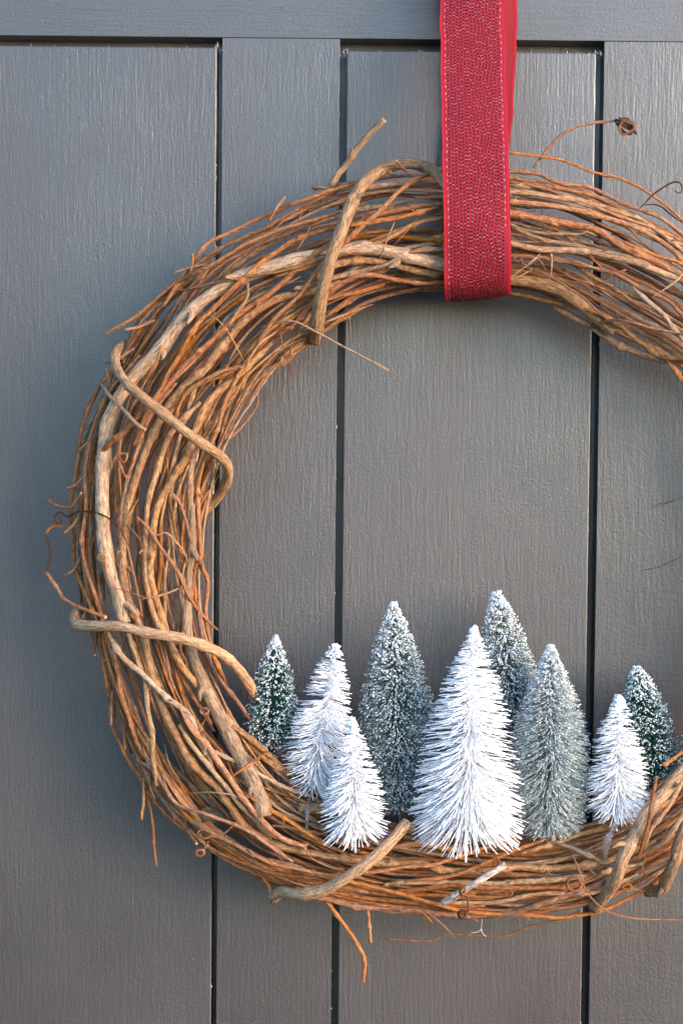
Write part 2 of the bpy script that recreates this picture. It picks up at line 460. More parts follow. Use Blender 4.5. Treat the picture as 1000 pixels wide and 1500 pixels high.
# ---- filling vines: long canes that drift slowly across the ring
def filler(n_v, wlo, whi, rlo, rhi, kinds, span=(45, 150), ulim=0.93, drift=0.9, arc=None):
    for _ in range(n_v):
        t0 = random.uniform(*(arc or (0, 360))); sp = random.uniform(*span) * random.choice((-1, 1))
        u0 = random.uniform(-ulim, ulim); u1 = max(-ulim, min(ulim, u0 + random.uniform(-drift, drift)))
        w0 = random.uniform(wlo, whi); w1 = max(wlo, min(whi, w0 + random.uniform(-0.35, 0.35)))
        # straightish lengths joined by bends, as real cane does
        m = max(3, int(abs(sp) / 13)); pts = []
        for i in range(m + 1):
            f = i / m; t = R(t0 + sp * f)
            u = u0 + (u1 - u0) * f + random.gauss(0, 0.05); u = max(-0.97, min(0.97, u))
            w = (w0 + (w1 - w0) * f) * math.sqrt(max(0.05, 1 - (u * 0.97) ** 2)) + random.gauss(0, 0.03)
            pts.append(tuple(ring_pt(t, u, w)))
        r = random.uniform(rlo, rhi)
        make_vine(resample(pts, 0.0032), r, random.choice(kinds), 'vine', 7, taper=(1.1, random.uniform(0.6, 0.95)))


filler(6, -0.9, 0.0, 3.0, 5.0, 'gtrk', (70, 170))
filler(34, 0.05, 0.6, 2.4, 4.2, 'ottrog', (60, 150))
filler(12, 0.3, 0.9, 2.0, 3.4, 'otrog', (30, 70), arc=(285, 335))
filler(110, 0.6, 0.97, 1.5, 2.9, 'totogrrobgtt', (35, 110), drift=0.7, arc=(60, 320))
filler(22, 0.9, 1.02, 1.0, 1.8, 'oprtb', (20, 60), drift=1.2)
filler(14, 0.0, 0.7, 2.8, 4.4, 'otrtg', (35, 80), arc=(60, 150))
filler(20, 0.0, 0.75, 2.4, 3.8, 'otrtg', (30, 70), arc=(115, 215))
# ---- extra canes along the outer left and the bottom rim
for _ in range(12):
    pts = []; t0 = random.uniform(150, 215); sp = random.uniform(40, 80); u0 = random.uniform(0.55, 0.95); u1 = random.uniform(0.5, 0.97)
    for i in range(7):
        f = i / 6; u = u0 + (u1 - u0) * f + random.gauss(0, 0.02)
        pts.append(tuple(ring_pt(R(t0 + sp * f), min(0.98, u), 0.75 * math.sqrt(max(0.05, 1 - u * u)) + 0.1)))
    make_vine(resample(pts, 0.003), random.uniform(2.3, 3.6), random.choice('ooorb'), 'vine', 7)

# ---- canes traced one by one
T_ = trace
# the heaviest cane, grey-tan, sweeping from the ribbon down the left side
T_([(700, 398), (650, 387), (605, 377), (562, 366), (525, 361), (475, 372), (430, 384), (390, 394), (350, 407), (300, 438), (262, 472), (235, 508),
    (205, 543), (178, 578), (162, 612), (155, 645), (151, 700), (151, 750), (154, 790), (164, 838), (176, 874), (183, 910)], 12.5, 'k', 0.93, sides=12, wob=0.6, taper=(0.85, 0.9))
T_([(690, 398), (745, 408), (790, 416), (826, 430), (868, 462), (900, 484)], 12, 'k', 0.8, sides=12, wob=0.6)
T_([(282, 740), (279, 800), (276, 850), (274, 905), (276, 940), (284, 970), (298, 1005), (318, 1040), (335, 1075), (352, 1110), (367, 1142), (380, 1170), (387, 1194)], 11.5, 'k', 1.0, sides=12, wob=0.5, taper=(0.42, 1.2))
T_([(500, 349), (447, 380), (422, 411), (390, 435), (347, 464), (305, 507), (260, 550), (230, 583), (192, 625), (162, 650), (138, 672)], 4.6, 'r', 1.07)
T_([(640, 305), (560, 322), (497, 333), (437, 347), (400, 372), (357, 410), (300, 461), (272, 505), (240, 558), (215, 602), (198, 650)], 4.0, 'o', 1.08)
T_([(500, 412), (445, 427), (400, 442), (362, 467), (340, 492), (302, 535), (270, 562), (242, 600), (222, 640), (203, 694), (187, 742), (180, 804), (183, 860),
    (197, 900), (212, 950), (230, 1010), (250, 1057), (275, 1105), (297, 1132), (320, 1152), (340, 1178), (362, 1210), (400, 1233), (450, 1250), (492, 1260),
    (555, 1265), (617, 1266), (650, 1276), (717, 1276), (780, 1273), (859, 1268), (905, 1258), (960, 1230)], 6.6, 't', 0.97, sides=10, taper=(1.05, 0.85))
T_([(655, 240), (600, 270), (560, 300), (525, 337), (500, 362), (472, 388), (437, 435), (395, 478), (367, 522), (352, 548), (330, 588), (314, 630), (296, 682), (292, 742),
    (294, 822), (301, 848), (303, 904), (312, 950)], 3.6, 'b', 1.14)
T_([(660, 296), (590, 308), (550, 316), (510, 337), (470, 365), (420, 385)], 4.2, 'o', 1.0)
T_([(665, 362), (605, 370), (562, 391), (525, 403), (482, 413), (430, 428)], 4.2, 't', 1.06)
T_([(665, 318), (605, 330), (562, 350), (525, 367), (450, 390), (400, 405)], 3.7, 't', 1.03)
T_([(660, 413), (590, 409), (535, 405), (490, 420), (452, 452), (425, 482)], 3.7, 'r', 1.05)
T_([(660, 402), (600, 393), (550, 386), (490, 393), (440, 420)], 6.2, 't', 0.9)
T_([(240, 450), (255, 422), (275, 392), (300, 359), (337, 340), (385, 315), (425, 300), (470, 288), (520, 270)], 3.5, 'o', 1.05)
T_([(152, 490), (205, 457), (255, 416), (292, 398), (325, 380), (390, 344), (437, 328), (500, 313)], 3.2, 'o', 1.15)
T_([(180, 530), (200, 477), (242, 430), (300, 378), (345, 352), (400, 330)], 3.2, 't', 1.0)
T_([(260, 425), (312, 413), (357, 407), (412, 398), (475, 378)], 2.4, 't', 1.14)
T_([(362, 415), (361, 437), (345, 462), (335, 480)], 3.0, 't', 1.12)
T_([(352, 536), (317, 543), (290, 560), (265, 590), (258, 612)], 3.0, 't', 1.1)
T_([(349, 540), (320, 556), (280, 573), (262, 593), (250, 630)], 2.6, 'o', 1.14)
T_([(395, 500), (345, 552), (310, 583), (281, 640), (268, 675), (250, 703), (229, 742), (222, 798), (225, 854), (239, 904), (258, 965), (290, 1010), (335, 1060), (390, 1110), (440, 1140)], 5.6, 't', 1.0, sides=10)
T_([(375, 575), (372, 600), (350, 630), (325, 655), (318, 690)], 2.4, 't', 0.9)
T_([(255, 560), (225, 600), (211, 632), (192, 694), (180, 740), (176, 800), (170, 850)], 3.8, 'o', 0.98)
T_([(290, 590), (253, 632), (234, 672), (217, 722), (211, 798), (217, 860), (228, 904), (245, 930), (262, 972), (285, 1006), (316, 1038), (345, 1068), (402, 1118)], 4.7, 't', 1.0)
T_([(282, 648), (276, 722), (278, 809), (268, 854), (270, 904), (262, 950)], 5.4, 't', 0.95)
T_([(215, 470), (180, 520), (148, 562), (126, 610), (112, 680), (103, 742), (105, 798), (113, 840), (128, 878), (142, 912), (150, 962), (160, 1010), (163, 1060), (178, 1098), (200, 1137), (237, 1186), (295, 1232), (337, 1257), (390, 1277), (450, 1284), (530, 1300)], 3.4, 'o', 1.0, wob=0.7)
T_([(205, 520), (165, 570), (140, 620), (128, 672), (126, 742), (123, 790), (127, 831), (141, 882), (155, 930), (172, 985), (190, 1050), (205, 1100), (240, 1150)], 3.5, 'o', 1.0)
T_([(245, 708), (267, 742), (278, 787), (292, 820), (300, 842)], 2.5, 'r', 1.18)
T_([(200, 759), (225, 785), (253, 832), (276, 874), (301, 906), (318, 925)], 3.1, 'r', 1.2)
T_([(228, 785), (245, 780), (267, 801), (277, 826), (273, 854), (242, 871), (208, 879)], 1.5, 't', 1.12, 'tendril', wob=0.5)
T_([(157, 927), (177, 955), (197, 977), (225, 1000), (250, 1020), (272, 1043), (290, 1080), (310, 1125)], 4.8, 'g', 1.1)
T_([(180, 905), (196, 950), (215, 1000), (222, 1060), (225, 1110), (232, 1150)], 4.0, 'g', 1.04)
T_([(260, 1060), (287, 1100), (332, 1155), (362, 1192), (400, 1228)], 4.2, 'g', 1.04)
T_([(262, 1035), (285, 1075), (312, 1107), (340, 1145), (356, 1166), (380, 1197), (410, 1228), (450, 1240)], 4.8, 'o', 1.12)
T_([(355, 1162), (400, 1187), (440, 1216), (470, 1232)], 3.4, 'b', 1.14)
T_([(387, 1100), (370, 1115), (340, 1135)], 2.7, 'o', 1.55)
T_([(340, 1062), (387, 1100), (417, 1122), (445, 1140)], 4.8, 't', 1.25)
T_([(290, 880), (300, 950), (315, 985), (340, 1020), (372, 1060), (410, 1105), (450, 1160)], 3.6, 'r', 1.0)
T_([(300, 1090), (362, 1122), (400, 1143), (450, 1166), (500, 1190)], 3.2, 'g', 1.05)
T_([(200, 1110), (222, 1130), (255, 1175), (300, 1192), (337, 1208), (375, 1225), (430, 1262)], 3.2, 'r', 1.15)
T_([(232, 1167), (265, 1195), (300, 1215), (340, 1238), (400, 1262), (460, 1278)], 3.4, 't', 1.08)
T_([(360, 1245), (380, 1257), (430, 1272), (472, 1281), (510, 1280), (555, 1277), (625, 1264), (680, 1250), (760, 1228)], 3.0, 'o', 1.13)
T_([(430, 1300), (475, 1313), (530, 1326), (580, 1334), (642, 1340), (685, 1342), (742, 1337), (805, 1320), (870, 1300), (930, 1270)], 5.0, 'r', 0.95)
T_([(450, 1278), (510, 1290), (567, 1305), (630, 1322), (692, 1335), (780, 1342), (824, 1343), (883, 1332), (934, 1307), (962, 1288), (1010, 1250)], 3.4, 'b', 1.1, wob=0.6)
T_([(580, 1305), (660, 1300), (740, 1302), (815, 1296), (880, 1280)], 4.2, 'r', 1.0)
T_([(560, 1300), (620, 1292), (700, 1296), (780, 1290), (860, 1285), (940, 1262)], 4.6, 'g', 0.98)
T_([(640, 1322), (720, 1322), (800, 1312), (870, 1306), (935, 1280)], 3.6, 't', 1.0)
T_([(760, 1250), (780, 1244), (846, 1226), (903, 1211), (940, 1200), (990, 1165)], 4.0, 't', 1.0)
T_([(800, 1232), (824, 1239), (852, 1249), (880, 1258)], 3.6, 'g', 1.15)
T_([(590, 1290), (660, 1280), (720, 1258), (775, 1238), (830, 1222)], 3.0, 'o', 1.12)
T_([(570, 1240), (600, 1236), (640, 1240), (700, 1250)], 4.0, 'b', 0.9)
T_([(400, 1212), (440, 1215), (480, 1222)], 3.0, 'o', 1.0)
# right of the ribbon
T_([(728, 221), (740, 222), (805, 231), (865, 248), (910, 261), (955, 287), (1000, 326), (1050, 385)], 2.2, 'o', free=[-0.070, -0.070, -0.066, -0.06, -0.058, -0.058, -0.06, -0.06], wob=0.5)
T_([(700, 246), (740, 248), (784, 254), (820, 269), (856, 276), (910, 296), (964, 320), (1000, 344), (1060, 400)], 3.5, 'o', 1.0)
T_([(690, 284), (742, 284), (802, 290), (868, 297), (925, 318), (980, 350), (1050, 410)], 4.0, 't', 1.0)
T_([(690, 297), (745, 296), (790, 297), (856, 308), (910, 326), (958, 347), (1000, 383), (1040, 440)], 4.2, 'o', 1.08)
T_([(680, 312), (745, 314), (805, 320), (862, 335), (910, 362), (955, 383), (1000, 408), (1060, 470)], 6.0, 'r', 1.0, sides=10)
T_([(913, 353), (955, 374), (1000, 390), (1040, 420)], 3.0, 'b', 1.15)
T_([(690, 350), (745, 356), (805, 365), (865, 371), (925, 386), (1000, 411), (1060, 450)], 5.2, 't', 1.02)
T_([(720, 372), (790, 377), (850, 386), (910, 407), (970, 437), (1000, 461), (1040, 510)], 3.5, 'r', 1.04)
T_([(720, 426), (745, 428), (805, 440), (874, 458), (910, 482), (955, 515), (976, 524), (1020, 528)], 4.2, 't', 1.0)
T_([(815, 450), (880, 486), (915, 506), (949, 524), (976, 527), (1030, 530)], 5.4, 't', 0.92)
T_([(972, 520), (990, 540), (1010, 570)], 4.0, 'o', 1.0)
T_([(725, 326), (745, 329), (790, 338), (844, 342), (862, 337)], 2.6, 't', 1.1)
T_([(787, 392), (835, 422), (874, 452), (900, 480)], 2.0, 'r', 1.15)
T_([(1012, 395), (1000, 404), (980, 420), (958, 434)], 1.6, 'p', 1.3)
T_([(745, 333), (820, 352), (900, 372), (980, 395), (1040, 430)], 3.0, 'g', 1.06)
T_([(745, 268), (800, 272), (860, 285), (920, 312), (980, 340)], 3.4, 'r', 0.95)
T_([(860, 478), (905, 470), (960, 482), (1010, 492)], 2.4, 'r', 1.2)
T_([(925, 420), (950, 445), (985, 480), (1010, 510)], 3.8, 'g', 1.1)
# bindings that cross the ring
B_ = lambda pts, r, k, free=None, **kw: T_(pts, r, 'k', k, 'binding_vine', 12, free, wob=0.35, **kw)
B_([(460, 499), (464, 470), (472, 422), (487, 371), (505, 325), (522, 286), (537, 263), (562, 246), (595, 239), (625, 246), (645, 262), (665, 285)], 8.2, 1.3, taper=(1.15, 0.9))
T_([(455, 486), (440, 501), (425, 516), (408, 532)], 9.0, 'k', 0.55, sides=10, nodes=False)
B_([(184, 506), (174, 511), (167, 524), (175, 546), (200, 573), (237, 603), (270, 630), (300, 652), (329, 676), (334, 699), (321, 726), (301, 747)], 7.0, 1.3,
   free=[-0.045, -0.055, -0.066, -0.078, -0.088, -0.092, -0.092, -0.088, -0.075, -0.062, -0.05, -0.045])
B_([(120, 890), (111, 898), (113, 914), (140, 917), (177, 918), (215, 926), (252, 932), (290, 943), (320, 957), (340, 973), (357, 992), (371, 1014), (378, 1040)], 7.4, 1.3,
   free=[-0.04, -0.052, -0.064, -0.076, -0.086, -0.091, -0.094, -0.092, -0.086, -0.076, -0.064, -0.05, -0.034])
B_([(399, 1318), (414, 1308), (442, 1311), (475, 1303), (505, 1285), (540, 1261), (566, 1239), (597, 1204)], 8.0, 1.3,
   free=[-0.050, -0.064, -0.078, -0.086, -0.092, -0.094, -0.092, -0.084])
B_([(1006, 1122), (991, 1138), (971, 1162), (949, 1187), (930, 1222), (912, 1255), (903, 1281), (890, 1305), (868, 1328)], 9.0, 1.3,
   free=[-0.062, -0.070, -0.080, -0.088, -0.092, -0.092, -0.086, -0.072, -0.055])
B_([(1012, 1190), (1000, 1220), (989, 1259), (976, 1288), (968, 1304), (947, 1306)], 8.6, 1.2, free=[-0.085, -0.088, -0.086, -0.074, -0.06, -0.05])
# stubs, twigs and tendrils
T_([(484, 272), (494, 256), (505, 244), (518, 226), (532, 208), (547, 191), (562, 176)], 4.6, 'k', free=[-0.06, -0.06, -0.06, -0.062, -0.064, -0.066, -0.068], name='twig', wob=0.4)
T_([(372, 1166), (405, 1171), (442, 1175)], 8.0, 'k', free=-0.058, name='twig', sides=12, nodes=False, wob=0.2)
T_([(437, 1183), (455, 1184), (485, 1187)], 8.2, 'k', free=-0.066, name='twig', sides=12, nodes=False, wob=0.2)
T_([(380, 479), (425, 470), (470, 489), (520, 516), (569, 542)], 1.3, 'p', free=[-0.07, -0.079, -0.073, -0.066, -0.06], name='twig', nodes=False, wob=0.3)
T_([(150, 564), (170, 588), (197, 616), (215, 628)], 2.6, 'p', 1.3, name='twig')
T_([(647, 1322), (680, 1303), (712, 1284), (741, 1266)], 4.6, 'l', 1.3, name='twig', sides=10, wob=0.3, label='short twig crusted with white lichen')
T_([(478, 1316), (500, 1344), (520, 1375), (532, 1408), (531, 1440)], 2.8, 'o', free=[-0.06, -0.06, -0.058, -0.055, -0.052], name='twig')
T_([(470, 1305), (480, 1325), (487, 1342)], 2.6, 'o', free=-0.058, name='twig')
T_([(536, 1326), (541, 1345), (543, 1379)], 2.5, 'o', free=-0.055, name='twig')
T_([(565, 1376), (610, 1378), (635, 1377), (655, 1367), (690, 1369), (735, 1373), (770, 1360), (815, 1347), (848, 1336)], 1.7, 'r', free=-0.04, name='twig', wob=0.4)
T_([(212, 1155), (217, 1172), (227, 1215), (230, 1267)], 1.9, 'b', free=-0.05, name='twig')
T_([(211, 1140), (211, 1165), (211, 1201)], 2.1, 't', free=-0.055, name='twig')
T_([(155, 904), (128, 893), (96, 879), (84, 862), (68, 838)], 2.6, 'b', free=[-0.078, -0.07, -0.06, -0.055, -0.05], name='twig', wob=0.3)
T_([(68, 838), (74, 811), (67, 782)], 1.3, 'd', free=-0.05, name='twig', nodes=False, wob=0.2)
T_([(67, 782), (80, 770), (104, 774)], 1.9, 'o', free=-0.05, name='twig', wob=0.2)
T_([(72, 731), (79, 739), (102, 743), (119, 722)], 2.3, 'o', free=[-0.05, -0.052, -0.06, -0.066], name='twig', wob=0.2)
T_([(82, 752), (90, 763), (84, 768), (80, 758), (88, 750), (99, 757), (116, 749), (144, 752), (172, 770), (190, 802)], 1.2, 'd', 1.2, name='tendril', sides=6, nodes=False, wob=0.2)
T_([(162, 690), (170, 668), (186, 665), (182, 678), (174, 672), (180, 690), (186, 702)], 1.7, 'o', 1.2, name='tendril', sides=6, nodes=False, wob=0.2)
T_([(779, 246), (802, 218), (825, 196), (860, 181), (905, 177)], 2.1, 'o', free=[-0.062, -0.064, -0.066, -0.067, -0.068], name='tendril', nodes=False, wob=0.3)
pts = []; 
for i in range(46):
    a = i * 0.62; rr = 9 + 4 * math.sin(i * 0.37)
    pts.append((915 + rr * 1.05 * math.cos(a) + 4 * math.sin(i * 0.2), 184 + rr * math.sin(a * 1.07)))
T_([(903, 177)] + pts, 1.5, 'd', free=[-0.068 - 0.004 * math.sin(i * 0.5) for i in range(47)], name='tendril', sides=6, nodes=False, wob=0.2)
T_([(908, 176), (922, 180), (930, 186), (924, 192), (912, 198), (906, 188), (914, 176), (931, 181)], 1.5, 'o', free=-0.073, name='tendril', sides=6, nodes=False, wob=0.2)
T_([(935, 306), (941, 300), (961, 281), (988, 266), (998, 272), (996, 283), (987, 280)], 1.3, 'd', free=-0.066, name='tendril', sides=6, nodes=False, wob=0.2)
T_([(941, 300), (964, 301), (985, 317), (1004, 330)], 1.2, 'd', free=-0.068, name='tendril', sides=6, nodes=False, wob=0.2)
T_([(960, 1138), (954, 1173), (947, 1213), (934, 1257)], 2.6, 'r', free=[-0.1, -0.1, -0.1, -0.092], name='twig', wob=0.3)
T_([(1003, 1138), (978, 1182), (952, 1215), (941, 1246)], 3.0, 't', free=[-0.094, -0.098, -0.098, -0.09], name='twig', wob=0.3)
T_([(1003, 1188), (985, 1215), (967, 1236), (943, 1247)], 3.0, 't', free=[-0.1, -0.102, -0.098, -0.09], name='twig', wob=0.3)
T_([(1004, 1098), (985, 1112), (970, 1122)], 2.4, 'b', free=-0.09, name='twig', wob=0.3)
T_([(837, 1248), (850, 1281), (859, 1307), (883, 1332), (903, 1340), (934, 1346), (1004, 1348)], 1.2, 'o', free=[-0.084, -0.086, -0.084, -0.07, -0.064, -0.06, -0.058], name='tendril', nodes=False, wob=0.3)
# curled rings of tendril
def curl(cx, cy, r, turns, rad, kind, lead, depth=-0.087, ax=1.0):
    P = list(lead)
    n = int(turns * 12)
    for i in range(n):
        a = i / 12 * 2 * math.pi; q = r * (1 - 0.035 * i / 12 * 2 + 0.13 * math.sin(a * 0.73 + cx))
        P.append((cx + q * math.cos(a) * ax + i * 0.05, cy + q * math.sin(a) * (0.85 + 0.1 * math.sin(cy)) - i * 0.04))
    D = [depth - 0.0016 * (i / 12) for i in range(len(P))]
    T_(P, rad, kind, free=D, name='tendril', sides=6, nodes=False, wob=0.15)
curl(839, 1295, 12, 2.3, 1.4, 'b', [(880, 1283), (865, 1290)])
curl(918, 1300, 7, 1.6, 1.3, 'o', [(940, 1306), (928, 1302)], -0.08)
curl(300, 1222, 8, 1.6, 1.2, 't', [(345, 1205), (330, 1220), (314, 1226)], -0.084, 1.3)
curl(292, 1250, 6, 1.7, 1.8, 'r', [(305, 1232), (300, 1242)], -0.07)
curl(677, 1306, 8, 3.0, 1.7, 'b', [(664, 1318)], -0.094, 0.45)
curl(677, 1340, 6, 2.0, 1.9, 'd', [(683, 1312), (686, 1330)], -0.086, 1.0)
curl(744, 1308, 5, 2.0, 1.2, 'o', [(775, 1296), (760, 1300)], -0.088)
curl(148, 757 + 60, 6, 2.0, 1.3, 't', [(170, 857), (160, 850)], -0.085)
curl(298, 1042, 6, 2.0, 1.6, 'r', [(310, 1060), (305, 1050)], -0.09)
curl(757, 378, 6, 1.2, 1.2, 'o', [(800, 398), (788, 380), (775, 388), (765, 386)], -0.084)
# loose short tendrils and shoots all along the ring
for _ in range(64):
    t = R(random.uniform(60, 330)); u = random.uniform(-0.8, 0.85); w = random.uniform(0.85, 1.04) * math.sqrt(1 - u * u * 0.9)
    p = np.array(ring_pt(t, u, w)); p2 = np.array(ring_pt(t + 0.02, u, w)); tg = p2 - p; tg /= np.linalg.norm(tg)
    rd = np.array(ring_pt(t, u + 0.05, w)) - p; rd /= np.linalg.norm(rd)
    a = random.uniform(-1.3, 1.3); d = tg * math.cos(a) * random.choice((-1, 1)) + rd * math.sin(a)
    ln = random.uniform(0.012, 0.034); bend = np.cross(d, (0, 1, 0)) * random.gauss(0, 0.3)
    pts = [p + (d * f + bend * f * f + np.array([0, -0.22 * math.sin(math.pi * f), 0])) * ln for f in (0, 0.33, 0.66, 1)]
    make_vine(resample(pts, 0.0016), random.uniform(0.9, 1.9), random.choice('oprtbr'), 'tendril', 6, nodes=random.random() < 0.5, wob=0.5, taper=(1, 0.6))

# short broken ends standing off the rim
for a_deg in [98, 112, 121, 133, 139, 147, 152, 158, 163, 169, 176, 183, 188, 194, 201, 209, 217, 226, 238, 262]:
    t = R(a_deg + random.uniform(-2, 2)); sgn = random.choice((-1, 1))
    p = np.array(ring_pt(t, 0.86, 0.45)); q1 = np.array(ring_pt(t + 0.035 * sgn, 0.98, 0.5)); q2 = np.array(ring_pt(t + random.uniform(0.05, 0.075) * sgn, random.uniform(1.02, 1.16), random.uniform(0.4, 0.75)))
    make_vine(resample([p, q1, q2], 0.0014), random.uniform(1.2, 2.4), random.choice('ootrb'), 'twig', 6, nodes=True, wob=0.4, taper=(1, 0.9))

# a dry leaf caught in the canes
bm = bmesh.new(); c0 = at(313, 1196, -0.066) - wreath.location
ring = [bm.verts.new(c0 + Vector((math.cos(a) * 0.0085 * (1 + 0.2 * math.sin(3 * a + 1)), -0.0025 * math.cos(2 * a), math.sin(a) * 0.0062 * (1 + 0.15 * math.cos(5 * a))))) for a in np.linspace(0, 2 * math.pi, 18)[:-1]]
ctr = bm.verts.new(c0 + Vector((0, -0.0022, 0)))
for i in range(len(ring)): bm.faces.new((ctr, ring[i], ring[(i + 1) % len(ring)]))
bmesh.ops.solidify(bm, geom=bm.faces[:], thickness=0.0006)
me = bpy.data.meshes.new('dry_leaf'); bm.to_mesh(me); bm.free(); me.materials.append(m_leaf)
for p in me.polygons: p.use_smooth = True
lf = bpy.data.objects.new('dry_leaf', me); col.objects.link(lf); lf.parent = wreath; lf['label'] = 'dry greyish brown leaf'
# wisps of cobweb under the ring
vv, qq, off = [], [], 0
for a, b in [((706, 1345), (704, 1362)), ((704, 1362), (712, 1372)), ((704, 1362), (690, 1366)), ((704, 1360), (709, 1370)), ((390, 1285), (396, 1312)), ((392, 1290), (399, 1318)), ((640, 1326), (705, 1330)), ((700, 1330), (760, 1300))]:
    P = resample([tuple(at(*a, -0.05)), tuple((at(*a, -0.05) + at(*b, -0.05)) / 2 + Vector((0, 0, -0.0008))), tuple(at(*b, -0.05))], 0.001)
    v, q, c, _a = tube_arrays(P, np.full(len(P), 0.00016), 4); vv.append(v); qq.append(q + off); off += len(v)
fast_mesh('cobweb', np.vstack(vv), np.vstack(qq), m_web, wreath)['kind'] = 'stuff'

# ------------------------------------------------------------------ ribbon
def ribbon_material():
    m, nt, b = mat('ribbon_weave', 0.75, 0.25); n = N(nt)
    uv = n.new('ShaderNodeAttribute', attribute_name='bark').outputs['Vector']       # (across mm, along mm, side)
    sep = n.new('ShaderNodeSeparateXYZ'); n.link(uv, sep.inputs[0])
    d1 = n.math('FRACT', n.math('MULTIPLY', n.math('ADD', sep.outputs[0], sep.outputs[1]), 1.15))
    tw = n.math('ABSOLUTE', n.math('SUBTRACT', d1, 0.5))
    spk = n.noise(n.mapping(uv, (1, 1, 0)), 3.2, 2, 0.6)
    body = n.mix(n.ramp(tw, [(0.1, (0, 0, 0)), (0.4, (1, 1, 1))]), (0.19, 0.005, 0.014), (0.33, 0.017, 0.034))
    body = n.mix(n.ramp(spk, [(0.58, (0, 0, 0)), (0.72, (0.5, 0.5, 0.5))]), body, (0.42, 0.06, 0.075))
    back = n.mix(n.ramp(tw, [(0.1, (0, 0, 0)), (0.4, (1, 1, 1))]), (0.16, 0.008, 0.015), (0.40, 0.03, 0.04))
    c = n.mix(sep.outputs[2], body, back)
    # plain crimson selvedges
    W = RW * 1000
    e = n.math('GREATER_THAN', n.math('ABSOLUTE', n.math('SUBTRACT', sep.outputs[0], W / 2)), W / 2 - 2.3)
    c = n.mix(e, c, (0.26, 0.002, 0.014))
    n.link(c, b.inputs['Base Color'])
    n.link(n.bump(n.math('ADD', tw, spk), 0.7, 0.0002), b.inputs['Normal'])
    return m


RW = 0.0378
m_rib = ribbon_material()
m_yarn = plain('ribbon_dark_yarn', (0.05, 0.006, 0.01), (0.10, 0.012, 0.018), 600, 0.85, 0.1)
m_pink = plain('ribbon_pink_yarn', (0.60, 0.17, 0.19), (0.70, 0.33, 0.33), 600, 0.8, 0.15)
m_thread = plain('ribbon_white_thread', (0.56, 0.22, 0.26), (0.68, 0.42, 0.44), 600, 0.7, 0.2)
ribbon = empty('ribbon', at(700, 435, YC))
tag(ribbon, 'red knit-patterned ribbon looped around the top of the wreath', 'ribbon')
# centre line of the loop (pixel x, pixel y, depth): front strap down, under the wreath, back strap up
front = [(690.5, -190, -0.022), (690.5, -100, -0.034), (691.5, 0, -0.046), (693, 100, -0.061), (695, 190, -0.076), (696.5, 250, -0.083), (698, 300, -0.0865),
         (699, 350, -0.0875), (700, 395, -0.085), (700.5, 420, -0.0785), (700.5, 434, -0.066)]
back = [(700.5, 433, -0.05), (700, 412, -0.032), (698, 370, -0.016), (694, 300, -0.0085), (695, 250, -0.0075), (703, 180, -0.008), (709, 90, -0.0085), (711, 0, -0.009), (712, -100, -0.012), (711, -190, -0.014)]
CL = [np.array(at(*p)) for p in front + back]
C = resample(CL, 0.0022)
nC = len(C)
Lc = np.concatenate([[0], np.cumsum(np.linalg.norm(np.diff(C, axis=0), axis=1))])
i_turn = int(np.argmin(C[:, 2]))
Tn = np.gradient(C, axis=0); Tn /= np.linalg.norm(Tn, axis=1)[:, None]
ACR = np.array([1.0, 0, 0.016]); ACR = ACR / np.linalg.norm(ACR)
NRM = np.cross(Tn, ACR); NRM /= np.linalg.norm(NRM, axis=1)[:, None]
if NRM[3, 1] > 0: NRM = -NRM        # outward: towards the camera on the front strap
wav = smooth_noise(nC, 9, 0.0009, 1)[:, 0]; lat = smooth_noise(nC, 5, 0.00022, 1)[:, 0]; dip = smooth_noise(nC, 7, 0.0007, 1)[:, 0]


def rib_pt(s, a, lift=0.0):
    """s along (m), a across 0..1"""
    i = np.interp(s, Lc, np.arange(nC)); i0 = int(min(i, nC - 2)); f = i - i0
    c = C[i0] * (1 - f) + C[i0 + 1] * f; nn = NRM[i0] * (1 - f) + NRM[i0 + 1] * f; w = wav[i0] * (1 - f) + wav[i0 + 1] * f; la = lat[i0] * (1 - f) + lat[i0 + 1] * f; dp = dip[i0] * (1 - f) + dip[i0 + 1] * f
    q = (a - 0.5)
    return c + ACR * (RW * q + la) + nn * (lift + w * 2 * q + (0.0012 + dp) * (0.25 - q * q) * 2)


NA = 15
vv, at_ = [], []
for side in (0, 1):
    for i in range(nC):
        for j in range(NA + 1):
            a = j / NA
            vv.append(rib_pt(Lc[i], a, 0.00025 if side == 0 else -0.00025))
            at_.append((a * RW * 1000, Lc[i] * 1000, side))
q = []
for side in (0, 1):
    o_ = side * nC * (NA + 1)
    for i in range(nC - 1):
        for j in range(NA):
            f = [o_ + i * (NA + 1) + j, o_ + i * (NA + 1) + j + 1, o_ + (i + 1) * (NA + 1) + j + 1, o_ + (i + 1) * (NA + 1) + j]
            q.append(f if side else f[::-1])
o_ = nC * (NA + 1)
for i in range(nC - 1):
    for j in (0, NA):
        a, b = i * (NA + 1) + j, (i + 1) * (NA + 1) + j
        q.append([a, b, b + o_, a + o_])
# the back strap shows its reverse: side flag 1 beyond the turn
at_ = np.array(at_); at_[:, 2] = (at_[:, 1] > Lc[i_turn] * 1000 + 20).astype(float)
strap = fast_mesh('strap', np.array(vv), np.array(q), m_rib, ribbon, True, at_)


